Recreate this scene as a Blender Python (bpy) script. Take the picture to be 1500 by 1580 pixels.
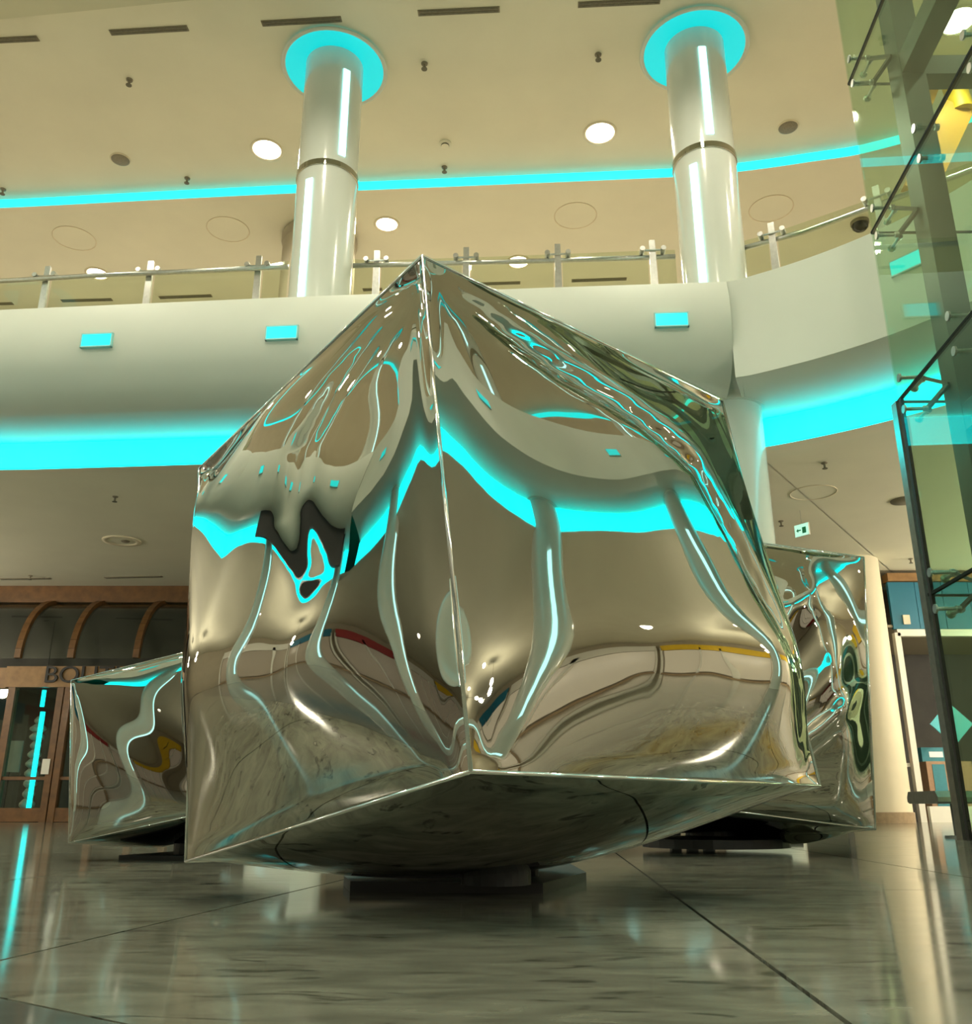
import bpy, bmesh, math, random
import numpy as np
from mathutils import Vector, Matrix
random.seed(7)
for o in list(bpy.data.objects): bpy.data.objects.remove(o)
scn = bpy.context.scene
C = scn.collection
PI = math.pi

# ------------------------------------------------------------------ camera
FPX, YH, CH = 1400.0, 1250.0, 0.16           # focal length and horizon in pixels of a 1500x1580 frame, camera height
TH = math.atan((YH-790)/FPX); CT, ST = math.cos(TH), math.sin(TH)
cd = bpy.data.cameras.new('camera'); cam = bpy.data.objects.new('camera', cd); C.objects.link(cam)
cam.location = (0, 0, CH); cam.rotation_euler = (PI/2+TH, 0, 0)
cd.sensor_fit = 'HORIZONTAL'; cd.sensor_width = 36; cd.lens = 36*FPX/1500; cd.clip_start = 0.02; cd.clip_end = 200
scn.camera = cam
def ray(x, y):
    a = (x-750)/FPX; b = (790-y)/FPX
    return Vector((a, CT-ST*b, ST+CT*b))
def atz(x, y, z): r = ray(x, y); return Vector((0, 0, CH))+r*((z-CH)/r.z)
def aty(x, y, Y): r = ray(x, y); return Vector((0, 0, CH))+r*(Y/r.y)

# ------------------------------------------------------------------ world, exposure
w = bpy.data.worlds.new('night'); scn.world = w; w.use_nodes = True
w.node_tree.nodes['Background'].inputs[0].default_value = (1.0, 0.93, 0.78, 1)
w.node_tree.nodes['Background'].inputs[1].default_value = 0.03
vs = scn.view_settings; vs.view_transform = 'Standard'; vs.look = 'None'; vs.gamma = 1; vs.use_curve_mapping = False
vs.exposure = 0.1
def lamp(kind, loc, power, col=(1, .88, .66), size=.2, rot=(0, 0, 0), spot=2.4, size_y=None):
    l = bpy.data.lights.new('lamp', kind); l.energy = power; l.color = col
    if kind == 'AREA':
        l.size = size
        if size_y: l.shape = 'RECTANGLE'; l.size_y = size_y
    elif kind == 'SPOT': l.spot_size = spot; l.spot_blend = .6; l.shadow_soft_size = size
    else: l.shadow_soft_size = size
    o = bpy.data.objects.new('lamp', l); C.objects.link(o); o.location = loc; o.rotation_euler = rot
    return o

# ------------------------------------------------------------------ materials
def mat(name, col, rough=.5, metal=0., emit=None, es=1., spec=.5, coat=0., noise=None, bump=0., trans=0., ior=1.45, bscale=40):
    m = bpy.data.materials.new(name); m.use_nodes = True
    nt = m.node_tree; b = nt.nodes['Principled BSDF']
    b.inputs['Base Color'].default_value = (*col, 1); b.inputs['Roughness'].default_value = rough
    b.inputs['Metallic'].default_value = metal; b.inputs['Specular IOR Level'].default_value = spec
    b.inputs['Coat Weight'].default_value = coat; b.inputs['Coat Roughness'].default_value = .05
    b.inputs['Transmission Weight'].default_value = trans; b.inputs['IOR'].default_value = ior
    if emit: b.inputs['Emission Color'].default_value = (*emit, 1); b.inputs['Emission Strength'].default_value = es
    if noise or bump:
        tc = nt.nodes.new('ShaderNodeTexCoord'); nz = nt.nodes.new('ShaderNodeTexNoise')
        nz.inputs['Scale'].default_value = (noise[1] if noise else bscale); nz.inputs['Detail'].default_value = 5
        nt.links.new(tc.outputs['Object'], nz.inputs['Vector'])
        if noise:
            cr = nt.nodes.new('ShaderNodeValToRGB'); cr.color_ramp.elements[0].position = .3; cr.color_ramp.elements[1].position = .7
            a = noise[0]
            cr.color_ramp.elements[0].color = (*[c*(1-a) for c in col], 1); cr.color_ramp.elements[1].color = (*[min(1, c*(1+a)) for c in col], 1)
            nt.links.new(nz.outputs['Fac'], cr.inputs['Fac']); nt.links.new(cr.outputs['Color'], b.inputs['Base Color'])
        if bump:
            bp = nt.nodes.new('ShaderNodeBump'); bp.inputs['Strength'].default_value = bump; bp.inputs['Distance'].default_value = .01
            nt.links.new(nz.outputs['Fac'], bp.inputs['Height']); nt.links.new(bp.outputs['Normal'], b.inputs['Normal'])
    return m
CY = (0.0, .86, .92)
M = dict(
    plaster=mat('warm_plaster', (.74, .71, .56), .8, noise=(.03, 1.5)),
    white=mat('white_paint', (.66, .70, .61), .45, noise=(.02, 2)),
    colwhite=mat('lacquered_column', (.66, .70, .63), .16, coat=.6, noise=(.02, 2)),
    steel=mat('brushed_steel', (.55, .56, .52), .28, 1, noise=(.08, 30)),
    chrome=mat('mirror_polished_steel', (.47, .465, .415), .018, 1),
    seam=mat('welded_seam', (.82, .82, .78), .10, 1),
    blackmet=mat('black_steel', (.012, .012, .011), .45, noise=(.3, 20)),
    darksteel=mat('grey_painted_steel', (.08, .095, .08), .35, noise=(.1, 8)),
    cyan=mat('cyan_light', (.1, .6, .6), .4, emit=CY, es=3.0),
    cyanline=mat('cyan_ceiling_line', (.1, .6, .6), .4, emit=CY, es=1.6),
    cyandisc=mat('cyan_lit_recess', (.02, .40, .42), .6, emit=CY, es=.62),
    led=mat('white_cyan_led', (.7, .95, .95), .4, emit=(.42, .98, 1.0), es=2.2),
    sq=mat('cyan_window_light', (.02, .5, .52), .2, emit=(.01, .82, .88), es=1.1, coat=.5),
    lampw=mat('downlight_lens', (1, 1, .9), .4, emit=(1, .95, .8), es=14),
    rim=mat('lamp_rim', (.72, .64, .47), .5, noise=(.05, 9)),
    dark=mat('dark_slot', (.13, .12, .08), .6, noise=(.2, 30)),
    greydisc=mat('grey_grille', (.22, .19, .13), .6, noise=(.2, 90)),
    wood=mat('varnished_wood', (.15, .068, .02), .4, coat=.2, noise=(.25, 9)),
    wood2=mat('pale_wood', (.27, .145, .05), .45, noise=(.2, 9)),
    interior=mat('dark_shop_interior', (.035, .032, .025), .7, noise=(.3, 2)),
    blue=mat('blue_panel', (.012, .15, .24), .35, noise=(.05, 3)),
    cream=mat('cream_pillar', (.72, .64, .47), .5, noise=(.03, 3)),
    plinth=mat('brown_stone_plinth', (.35, .25, .15), .4, noise=(.15, 20)),
    offwhite=mat('white_frame', (.78, .76, .68), .4, noise=(.02, 5)),
    red=mat('red_card', (.35, .03, .03), .5, noise=(.2, 25)),
    purple=mat('purple_cloth', (.05, .02, .10), .7, noise=(.3, 25)),
    card=mat('cardboard', (.36, .22, .13), .7, noise=(.1, 25)),
    teal=mat('teal_card', (.03, .20, .25), .5, noise=(.1, 20)),
    turq=mat('turquoise_sign', (.05, .45, .52), .4, noise=(.03, 5)),
    yellow=mat('yellow_banner', (.80, .52, .02), .5, noise=(.05, 5)),
    orange=mat('orange_panel', (.55, .28, .04), .5, noise=(.05, 5)),
    letter=mat('black_letters', (.015, .013, .012), .5, noise=(.1, 30)),
    whitel=mat('white_letters', (.8, .85, .85), .5, noise=(.02, 30)),
    mesh=mat('perforated_dark_mesh', (.03, .03, .03), .5, noise=(.5, 120)),
    green=mat('exit_sign_face', (.6, .8, .7), .4, emit=(.45, .95, .75), es=.8),
    lens=mat('black_lens', (.02, .015, .012), .1, noise=(.1, 30)),
    stone=mat('pale_stack', (.42, .40, .32), .5, noise=(.15, 20)),
    fillglow=mat('added_upper_window_glow', (.8, .7, .5), .5, emit=(1, .93, .74), es=1.5),  # window glow added to light the upper ceiling
    filldim=mat('added_dim_window_glow', (.3, .25, .18), .3, emit=(1, .85, .62), es=.10),  # faint glow added to ground floor shop windows
    fillmid=mat('added_soft_window_glow', (.5, .45, .35), .3, emit=(1, .88, .66), es=.30),  # soft glow added to ground floor windows for the lower ceiling
    backw=mat('taupe_wall', (.38, .33, .24), .6, noise=(.04, 2)),
    grey=mat('grey_card', (.22, .23, .2), .6, noise=(.1, 8)),
)
def glass_mat(name, col, alpha, rough=.02):
    m = bpy.data.materials.new(name); m.use_nodes = True; nt = m.node_tree; nt.nodes.clear()
    o = nt.nodes.new('ShaderNodeOutputMaterial'); mx = nt.nodes.new('ShaderNodeMixShader')
    t = nt.nodes.new('ShaderNodeBsdfTransparent'); g = nt.nodes.new('ShaderNodeBsdfGlossy'); lw = nt.nodes.new('ShaderNodeLayerWeight'); lw.inputs[0].default_value = .5
    pw = nt.nodes.new('ShaderNodeMath'); pw.operation = 'POWER'; pw.inputs[1].default_value = 5; nt.links.new(lw.outputs['Facing'], pw.inputs[0])
    fr = nt.nodes.new('ShaderNodeMath'); fr.operation = 'MULTIPLY_ADD'; fr.inputs[1].default_value = .96; fr.inputs[2].default_value = .04; nt.links.new(pw.outputs[0], fr.inputs[0])   # Schlick
    t.inputs[0].default_value = (*col, 1); g.inputs['Roughness'].default_value = rough; g.inputs[0].default_value = (.9, .95, .92, 1)
    mu = nt.nodes.new('ShaderNodeMath'); mu.operation = 'MULTIPLY'; mu.inputs[1].default_value = alpha
    nt.links.new(fr.outputs[0], mu.inputs[0]); nt.links.new(mu.outputs[0], mx.inputs[0])
    nt.links.new(t.outputs[0], mx.inputs[1]); nt.links.new(g.outputs[0], mx.inputs[2]); nt.links.new(mx.outputs[0], o.inputs[0])
    return m
M['glass'] = glass_mat('greenish_tower_glass', (.86, .94, .865), .8)
M['railglass'] = glass_mat('railing_glass', (.90, .94, .86), .7)
M['shopglass'] = glass_mat('shop_window_glass', (.80, .84, .78), 1.0)
def floor_mat(name, c1, c2, stain):
    m = bpy.data.materials.new(name); m.use_nodes = True; nt = m.node_tree; b = nt.nodes['Principled BSDF']
    tc = nt.nodes.new('ShaderNodeTexCoord'); mp = nt.nodes.new('ShaderNodeMapping'); mp.inputs['Scale'].default_value = (1.4, 4, 1); mp.inputs['Rotation'].default_value = (0, 0, .12)
    n1 = nt.nodes.new('ShaderNodeTexNoise'); n1.inputs['Scale'].default_value = 4.5; n1.inputs['Detail'].default_value = 9; n1.inputs['Roughness'].default_value = .62; n1.inputs['Distortion'].default_value = .8
    cr = nt.nodes.new('ShaderNodeValToRGB'); e = cr.color_ramp.elements; e[0].position = .3; e[1].position = .72; e[0].color = (*c1, 1); e[1].color = (*c2, 1)
    n2 = nt.nodes.new('ShaderNodeTexNoise'); n2.inputs['Scale'].default_value = 5.5; n2.inputs['Detail'].default_value = 7; n2.inputs['Distortion'].default_value = 1.2
    c2r = nt.nodes.new('ShaderNodeValToRGB'); e = c2r.color_ramp.elements; e[0].position = .60; e[1].position = .66; e[0].color = (1, 1, 1, 1); e[1].color = (stain, stain, stain, 1)
    mx = nt.nodes.new('ShaderNodeMixRGB'); mx.blend_type = 'MULTIPLY'; mx.inputs[0].default_value = 1
    L = nt.links
    L.new(tc.outputs['Object'], mp.inputs[0]); L.new(mp.outputs[0], n1.inputs[0]); L.new(mp.outputs[0], n2.inputs[0])
    L.new(n1.outputs[0], cr.inputs[0]); L.new(n2.outputs[0], c2r.inputs[0]); L.new(cr.outputs[0], mx.inputs[1]); L.new(c2r.outputs[0], mx.inputs[2])
    L.new(mx.outputs[0], b.inputs['Base Color'])
    b.inputs['Roughness'].default_value = .13; b.inputs['Specular IOR Level'].default_value = .45
    rr = nt.nodes.new('ShaderNodeMapRange'); rr.inputs[3].default_value = .05; rr.inputs[4].default_value = .15
    L.new(n1.outputs[0], rr.inputs[0]); L.new(rr.outputs[0], b.inputs['Roughness'])
    return m
M['floor'] = floor_mat('polished_grey_marble', (.10, .10, .075), (.25, .25, .19), .42)
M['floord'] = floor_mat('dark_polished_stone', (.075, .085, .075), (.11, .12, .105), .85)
M['joint'] = mat('dark_joint', (.03, .03, .025), .7, noise=(.2, 40))

# ------------------------------------------------------------------ helpers
class MB:
    def __init__(s): s.v = []; s.f = []
    def add(s, vs, fs):
        o = len(s.v); s.v += [tuple(v) for v in vs]; s.f += [tuple(i+o for i in f) for f in fs]; return s
    def box(s, c, d, rot=None):
        hx, hy, hz = d[0]/2, d[1]/2, d[2]/2
        vs = [Vector((x, y, z)) for x in (-hx, hx) for y in (-hy, hy) for z in (-hz, hz)]
        if rot is not None: vs = [rot @ v for v in vs]
        return s.add([Vector(c)+v for v in vs], [(0, 1, 3, 2), (4, 6, 7, 5), (0, 4, 5, 1), (2, 3, 7, 6), (0, 2, 6, 4), (1, 5, 7, 3)])
    def bar(s, a, b, w, h, up=(0, 0, 1)):
        a, b = Vector(a), Vector(b); d = b-a; L = d.length; z = d.normalized(); u = Vector(up)
        if abs(z.dot(u)) > .98: u = Vector((0, 1, 0))
        x = z.cross(u).normalized(); y = x.cross(z)
        return s.box((a+b)/2, (w, h, L), Matrix((x, y, z)).transposed())
    def tube(s, pts, r, n=10, cap=True):
        pts = [Vector(p) for p in pts]; rs = r if isinstance(r, (list, tuple)) else [r]*len(pts); vs = []; fs = []; pu = None
        for i, p in enumerate(pts):
            t = (pts[min(i+1, len(pts)-1)]-pts[max(i-1, 0)]).normalized()
            u = Vector((0, 0, 1)) if abs(t.z) < .95 else Vector((1, 0, 0))
            if pu is not None: u = pu
            x = t.cross(u).normalized(); y = x.cross(t); pu = y
            vs += [p+(x*math.cos(2*PI*k/n)+y*math.sin(2*PI*k/n))*rs[i] for k in range(n)]
        for i in range(len(pts)-1):
            for k in range(n): fs.append((i*n+k, i*n+(k+1) % n, (i+1)*n+(k+1) % n, (i+1)*n+k))
        if cap: fs += [tuple(range(n-1, -1, -1)), tuple((len(pts)-1)*n+k for k in range(n))]
        return s.add(vs, fs)
    def lathe(s, c, prof, n=32, a0=0., a1=2*PI):
        full = abs(a1-a0-2*PI) < 1e-6; m = n if full else n+1; c = Vector(c); vs = []; fs = []
        for r, z in prof:
            for k in range(m):
                a = a0+(a1-a0)*k/n; vs.append(c+Vector((r*math.cos(a), r*math.sin(a), z)))
        for i in range(len(prof)-1):
            for k in range(n):
                k2 = (k+1) % m; fs.append((i*m+k, i*m+k2, (i+1)*m+k2, (i+1)*m+k))
        return s.add(vs, fs)
    def prism(s, poly, z0, z1):
        n = len(poly); vs = [(x, y, z0) for x, y in poly]+[(x, y, z1) for x, y in poly]
        return s.add(vs, [tuple(range(n-1, -1, -1)), tuple(range(n, 2*n))]+[(i, (i+1) % n, n+(i+1) % n, n+i) for i in range(n)])
    def build(s, name, m, parent=None, smooth=False, angle=None):
        me = bpy.data.meshes.new(name); me.from_pydata(s.v, [], s.f); me.materials.append(M[m] if isinstance(m, str) else m)
        bm = bmesh.new(); bm.from_mesh(me); bmesh.ops.recalc_face_normals(bm, faces=bm.faces); bm.to_mesh(me); bm.free()
        if smooth:
            me.shade_smooth()
            if angle: me.set_sharp_from_angle(angle=angle)
        o = bpy.data.objects.new(name, me); C.objects.link(o)
        if parent: o.parent = parent
        return o
def tag(o, label, cat=None, group=None, kind=None):
    if label: o['label'] = label
    if cat: o['category'] = cat
    if group: o['group'] = group
    if kind: o['kind'] = kind
    return o
def thing(name, label, cat, group=None, loc=(0, 0, 0)):
    o = bpy.data.objects.new(name, None); C.objects.link(o); o.location = loc
    return tag(o, label, cat, group)
def fix(root):                                              # parts were built in world space: keep them there
    root_loc = Vector(root.location)
    for ch in root.children: ch.location = Vector(ch.location)-root_loc
    return root
def struct(o, label): return tag(o, label, kind='structure')
def catmull(pts, n=8):
    P = [Vector((*p, 0)) for p in pts]; out = []
    for i in range(len(P)-1):
        a = P[i-1] if i else P[0]*2-P[1]; b = P[i]; c = P[i+1]; d = P[i+2] if i+2 < len(P) else P[-1]*2-P[-2]
        for k in range(n):
            t = k/n; q = .5*((2*b)+(c-a)*t+(2*a-5*b+4*c-d)*t*t+(3*b-a-3*c+d)*t**3); out.append((q.x, q.y))
    out.append(pts[-1]); return out
def offset(path, d, closed=False):
    n = len(path); out = []
    for i in range(n):
        p = Vector(path[i]); a = Vector(path[(i-1) % n]) if closed or i else None; b = Vector(path[(i+1) % n]) if closed or i < n-1 else None
        ns = []
        for q0, q1 in ((a, p), (p, b)):
            if q0 is not None and q1 is not None:
                t = (q1-q0).normalized(); ns.append(Vector((-t.y, t.x)))   # left of the walking direction = outward (clockwise walk)
        nn = sum(ns, Vector((0, 0))).normalized(); k = 1/max(.5, nn.dot(ns[0]))
        out.append(tuple(p+nn*d*k))
    return out
def sweep(path, prof, closed=False):
    rows = [[(x, y, z) for x, y in offset(path, d, closed)] for d, z in prof]; n = len(path); m = MB(); vs = [v for r in rows for v in r]; fs = []
    for i in range(len(rows)-1):
        for k in range(n if closed else n-1): fs.append((i*n+k, i*n+(k+1) % n, (i+1)*n+(k+1) % n, (i+1)*n+k))
    return m.add(vs, fs)

# ------------------------------------------------------------------ plan of the atrium: edge of the balcony, walked clockwise
ZC, ZL, ZT, ZB = 8.45, 3.6, 4.9, 3.9            # upper ceiling, ground-floor ceiling, parapet top, parapet bottom
secA = catmull([(-7.0, .7), (-7.35, 1.8), (-7.35, 3.7), (-7.0, 6.2)], 8)+catmull([(-6.6, 7.3), (-5.6, 8.0)], 4)+[(-4.87, 7.97), (-1.9, 7.73), (.62, 7.56), (2.27, 7.46)]
secB = catmull([(2.27, 7.46), (2.45, 7.38), (2.90, 7.08), (3.31, 6.72), (3.65, 6.31), (3.90, 5.9), (4.3, 5.0), (4.6, 3.6), (4.7, 2.2), (4.45, .9), (3.6, .0), (2.2, -.35), (-2.5, -.45), (-5.6, -.25), (-7.0, .7)], 6)
ring = secA[:-1]+secB[:-1]
big = [(-14, -15), (-14, 14.4), (12, 14.4), (12, -15)]
def annulus(inner, outer_pts, z, name, m, label):           # flat ring between the closed loop and the rectangle of the walls
    bm = bmesh.new(); iv = [bm.verts.new((x, y, z)) for x, y in inner]; n = len(inner)
    ov = []
    for x, y in inner:                                      # push each point straight out to the rectangle
        cx, cy = -1.2, 3; dx, dy = x-cx, y-cy; ts = []
        if dx > 0: ts.append((12-cx)/dx)
        if dx < 0: ts.append((-14-cx)/dx)
        if dy > 0: ts.append((14.4-cy)/dy)
        if dy < 0: ts.append((-15-cy)/dy)
        t = min(ts); ov.append(bm.verts.new((cx+dx*t, cy+dy*t, z)))
    for i in range(n): bm.faces.new((iv[i], iv[(i+1) % n], ov[(i+1) % n], ov[i]))
    # corners of the rectangle
    me = bpy.data.meshes.new(name); bm.to_mesh(me); bm.free(); me.materials.append(M[m])
    o = bpy.data.objects.new(name, me); C.objects.link(o); return struct(o, label)

# ------------------------------------------------------------------ floor: slabs of stone with joints
def clip(poly, p, n, keep):                                 # keep the side where (x-p).n*keep >= 0
    out = []
    for i in range(len(poly)):
        a, b = poly[i], poly[(i+1) % len(poly)]
        da = ((a[0]-p[0])*n[0]+(a[1]-p[1])*n[1])*keep; db = ((b[0]-p[0])*n[0]+(b[1]-p[1])*n[1])*keep
        if da >= 0: out.append(a)
        if da*db < 0: t = da/(da-db); out.append((a[0]+(b[0]-a[0])*t, a[1]+(b[1]-a[1])*t))
    return out
fl = struct(MB().prism([(-15, -16), (13, -16), (13, 15), (-15, 15)], -.06, -.008).build('floor', 'joint'), 'polished grey stone floor of the atrium')
A0, A1 = atz(0, 1482, 0), atz(540, 1355, 0); B0, B1 = atz(1310, 1580, 0), atz(1010, 1360, 0)
sA, sB = (A1.x-A0.x)/(A1.y-A0.y), (B1.x-B0.x)/(B1.y-B0.y)
sM = (sA+sB)/2
def colline(i):                                             # x = a + s*y for the joint lines of the near field
    if i == 0: return A0.x-sA*A0.y, sA
    if i == 1: return B0.x-sB*B0.y, sB
    if i < 0: a = A0.x-sA*A0.y+i*.80; return a, sA
    return B0.x-sB*B0.y+(i-1)*.80, sB
YJ = atz(1420, 1373, 0).y
def shrink(poly, g=.0022):
    c = Vector((sum(p[0] for p in poly)/len(poly), sum(p[1] for p in poly)/len(poly))); out = []
    n = len(poly); area = sum(poly[i][0]*poly[(i+1) % n][1]-poly[(i+1) % n][0]*poly[i][1] for i in range(n)); s = 1 if area > 0 else -1
    for i in range(n):
        p = Vector(poly[i]); a = (p-Vector(poly[i-1])).normalized(); b = (Vector(poly[(i+1) % n])-p).normalized()
        na = Vector((-a.y, a.x))*s; nb = Vector((-b.y, b.x))*s; nn = (na+nb); 
        if nn.length < 1e-6: nn = na
        nn.normalize(); out.append(tuple(p+nn*g/max(.4, nn.dot(na))))
    return out
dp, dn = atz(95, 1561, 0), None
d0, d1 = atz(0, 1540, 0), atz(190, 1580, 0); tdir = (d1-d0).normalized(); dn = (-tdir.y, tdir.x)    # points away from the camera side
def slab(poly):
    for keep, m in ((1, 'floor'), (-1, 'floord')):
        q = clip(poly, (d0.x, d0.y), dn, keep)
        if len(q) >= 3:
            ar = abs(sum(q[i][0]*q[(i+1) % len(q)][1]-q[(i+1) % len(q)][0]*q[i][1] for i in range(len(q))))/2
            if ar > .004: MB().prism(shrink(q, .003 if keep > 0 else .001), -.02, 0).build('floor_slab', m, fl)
NEAR0, NEAR1 = -3.2, 4.4
for i in range(-4, 5):
    (a0, s0), (a1, s1) = colline(i), colline(i+1)
    ys = [NEAR0]+[y for y in (YJ-2*1.62-(.5*(i % 2)), YJ-1.62*1-(.5*(i % 2)), YJ if i >= 1 else YJ+1.1+.3*(i % 2), YJ+1.62+.5*(i % 2 == 0)) if NEAR0 < y < NEAR1]+[NEAR1]
    ys = sorted(ys)
    for k in range(len(ys)-1):
        y0, y1 = ys[k], ys[k+1]
        slab([(a0+s0*y0, y0), (a1+s1*y0, y0), (a1+s1*y1, y1), (a0+s0*y1, y1)])
def xl(y): a, s = colline(-4); return a+s*y
def xr(y): a, s = colline(5); return a+s*y
for k in range(4):                                          # larger slabs beside and beyond
    y0 = NEAR0+k*1.9; y1 = y0+1.9
    for q in range(6):
        slab([(xl(y0)-(q+1)*1.9, y0), (xl(y0)-q*1.9, y0), (xl(y1)-q*1.9, y1), (xl(y1)-(q+1)*1.9, y1)])
        slab([(xr(y0)+q*1.6, y0), (xr(y0)+(q+1)*1.6, y0), (xr(y1)+(q+1)*1.6, y1), (xr(y1)+q*1.6, y1)])
for j in range(6):
    y0 = NEAR1+j*1.7; y1 = y0+1.7
    for q in range(-8, 8): slab([(q*1.7+j % 2*.85, y0), (q*1.7+1.7+j % 2*.85, y0), (q*1.7+1.7+j % 2*.85, y1), (q*1.7+j % 2*.85, y1)])
for j in range(6):
    y1 = NEAR0-j*2.; y0 = y1-2.
    for q in range(-7, 6): slab([(q*2., y0), (q*2.+2, y0), (q*2.+2, y1), (q*2., y1)])

# ------------------------------------------------------------------ walls, ceilings, balcony
def wallbox(name, a, b, t, z0, z1, m, label):
    return struct(MB().bar((*a, (z0+z1)/2), (*b, (z0+z1)/2), t, z1-z0).build(name, m), label)
wallbox('wall_front', (-14, 17.2), (12, 17.2), .2, 0, ZC, 'backw', 'far wall behind the shops')
wallbox('wall_front_upper', (-14, 14.75), (12, 14.75), .2, ZL+.02, ZC, 'backw', 'far wall of the upper floor')
wallbox('wall_left', (-14.1, -15), (-14.1, 17.3), .2, 0, ZC, 'backw', 'left wall of the hall')
wallbox('wall_right', (12.1, -15), (12.1, 17.3), .2, 0, ZC, 'backw', 'right wall of the hall')
wallbox('wall_back', (-14, -15.1), (12, -15.1), .2, 0, ZC, 'backw', 'wall behind the viewer')
struct(MB().prism([(-14, -15), (12, -15), (12, 17.2), (-14, 17.2)], ZC+.03, ZC+.2).build('ceiling', 'plaster'), 'warm beige upper ceiling of the atrium')
profA = [(.30, ZT), (.0, ZT), (-.05, 4.72), (-.06, 4.5), (-.03, 4.28), (.05, 4.1), (.18, 3.97), (.36, ZB), (1.12, ZB+.03), (1.12, ZL+.33)]
profB = [(.30, ZT), (.0, ZT), (.0, ZB), (.02, ZB-.01), (1.12, ZB+.03), (1.12, ZL+.33)]
struct(sweep(secA, profA).build('balcony_parapet', 'white', smooth=True, angle=.6), 'smooth white rounded balcony parapet across the hall')
struct(sweep(secB, profB).build('balcony_parapet', 'white', smooth=True, angle=.6), 'white curved balcony parapet with a crisp lower edge')
annulus(offset(ring, 1.05, True), big, ZL, 'ceiling_ground_floor', 'plaster', 'beige ceiling below the balcony')
annulus(offset(ring, .28, True), big, 4.55, 'floor_upper', 'backw', 'upper walkway floor behind the parapet')
struct(MB().prism([(-14, -15), (12, -15), (12, -14), (-14, -14)], ZL, ZL+.1).build('ceiling_rear', 'plaster'), 'beige ceiling strip at the rear')
def cove(path, label): return tag(sweep(path, [(1.12, ZL+.335), (1.05, ZL+.30), (1.05, ZL+.02), (1.08, ZL)]).build('cove_light', 'cyan'), label, 'cove light', 'cyan cove lights below the balcony')
cove(secA, 'glowing cyan cove strip below the rounded parapet, left of the large cube')
cove(secB, 'glowing cyan cove strip below the curved parapet beside the glass tower')
# ceiling line of light: the ceiling beyond it hangs a little lower
cl = [(-10.2, -2.5), (-10.3, 6), (-9.6, 10.2), (-8.4, 11.0), (-7.0, 10.97), (-4.8, 10.8), (-2.65, 10.64), (2.57, 10.3), (3.36, 10.2), (4.28, 10.0), (5.15, 9.75), (6.4, 9.0), (7.4, 7.4), (7.8, 5), (7.7, -1.5), (6, -4.3), (-8.5, -4.5)]
clp = catmull(cl+[cl[0]], 5)[:-1]
annulus(clp, big, ZC-.11, 'ceiling_outer', 'plaster', 'slightly lower beige ceiling beyond the cyan line')
tag(sweep(clp, [(0, ZC+.03), (0, ZC-.11)], True).build('ceiling_light_line', 'cyanline'), 'thin glowing cyan line running along the upper ceiling', 'light strip')
ce = [atz(0, 30, ZC-.1), atz(300, 0, ZC-.1)]
e1 = ce[1]+(ce[1]-ce[0]).normalized()*5.2; e0 = ce[0]-(ce[1]-ce[0]).normalized()*1.2
struct(MB().prism([(e0.x, e0.y), (e1.x, e1.y), (2.6, 2), (2.6, .2), (-5.6, .2)], ZC-.1, ZC+.02).build('ceiling_center', mat('green_beige_plaster', (.60, .58, .42), .8, noise=(.03, 1.5))), 'lowered central ceiling panel at the top edge of view')

# small cyan windows in the parapet
def path_len(path):
    s = [0]
    for a, b in zip(path, path[1:]): s.append(s[-1]+(Vector(b)-Vector(a)).length)
    return s
def path_at(path, s, d=0.):
    L = path_len(path); s = max(0, min(L[-1]-1e-6, s))
    for i in range(len(L)-1):
        if L[i] <= s <= L[i+1]:
            a, b = Vector(path[i]), Vector(path[i+1]); t = (b-a).normalized(); p = a+t*(s-L[i]); n = Vector((-t.y, t.x)); return p+n*d, t, n
def nearest(path, p):
    L = path_len(path); best = (9e9, 0); p = Vector(p)
    for i in range(len(path)-1):
        a, b = Vector(path[i]), Vector(path[i+1]); t = max(0, min(1, (p-a).dot(b-a)/(b-a).length_squared)); q = a+(b-a)*t
        if (q-p).length < best[0]: best = ((q-p).length, L[i]+(b-a).length*t)
    return best[1]
def square(path, s, off, label, group, wd=.29, ht=.125):
    p, t, n = path_at(path, s, off); R = Matrix(((t.x, n.x, 0), (t.y, n.y, 0), (0, 0, 1)))
    th = thing('parapet_light', label, 'wall light', group, (p.x, p.y, 4.47))
    MB().box((0, .006, 0), (wd, .03, ht), R).build('lens', 'sq', th)
    fr = MB()
    for sx in (-1, 1): fr.box(R @ Vector((sx*(wd/2+.006), .006, 0)), (.012, .034, ht+.024), R)
    for sz in (-1, 1): fr.box(R @ Vector((0, .006, sz*(ht/2+.006))), (wd+.024, .034, .012), R)
    fr.build('frame', mat_cyanrim, th)
mat_cyanrim = mat('pale_cyan_rim', (.35, .75, .72), .3, noise=(.03, 9))
for px, lab in ((-3.76, 'small cyan rectangular light in the parapet, farthest left'), (-1.93, 'small cyan rectangular light in the parapet below the left column'), (1.74, 'small cyan rectangular light in the parapet below the right column')):
    square(secA, nearest(secA, (px, 7.8)), -.075, lab, 'cyan parapet lights')
square(secB, nearest(secB, (3.50, 6.49)), -.012, 'small cyan rectangular light in the parapet seen through the glass tower', 'cyan parapet lights')
LA, LB = path_len(secA)[-1], path_len(secB)[-1]
for k in range(4): square(secA, 1.0+k*2.2, -.075, 'cyan parapet light on the side of the hall outside the view', 'cyan parapet lights outside the view')
for k in range(7): square(secB, 4.4+k*2.4, -.012, 'cyan parapet light on the side of the hall outside the view', 'cyan parapet lights outside the view')
# dark mesh panel below the left parapet
tag(sweep(secA[2:22], [(.40, ZB+.03), (.36, ZB-.45), (.42, ZB-.45), (.58, ZB+.03)]).build('mesh_panel', 'mesh'), 'dark perforated panel under the left balcony, seen mirrored in the cube', 'panel')

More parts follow.
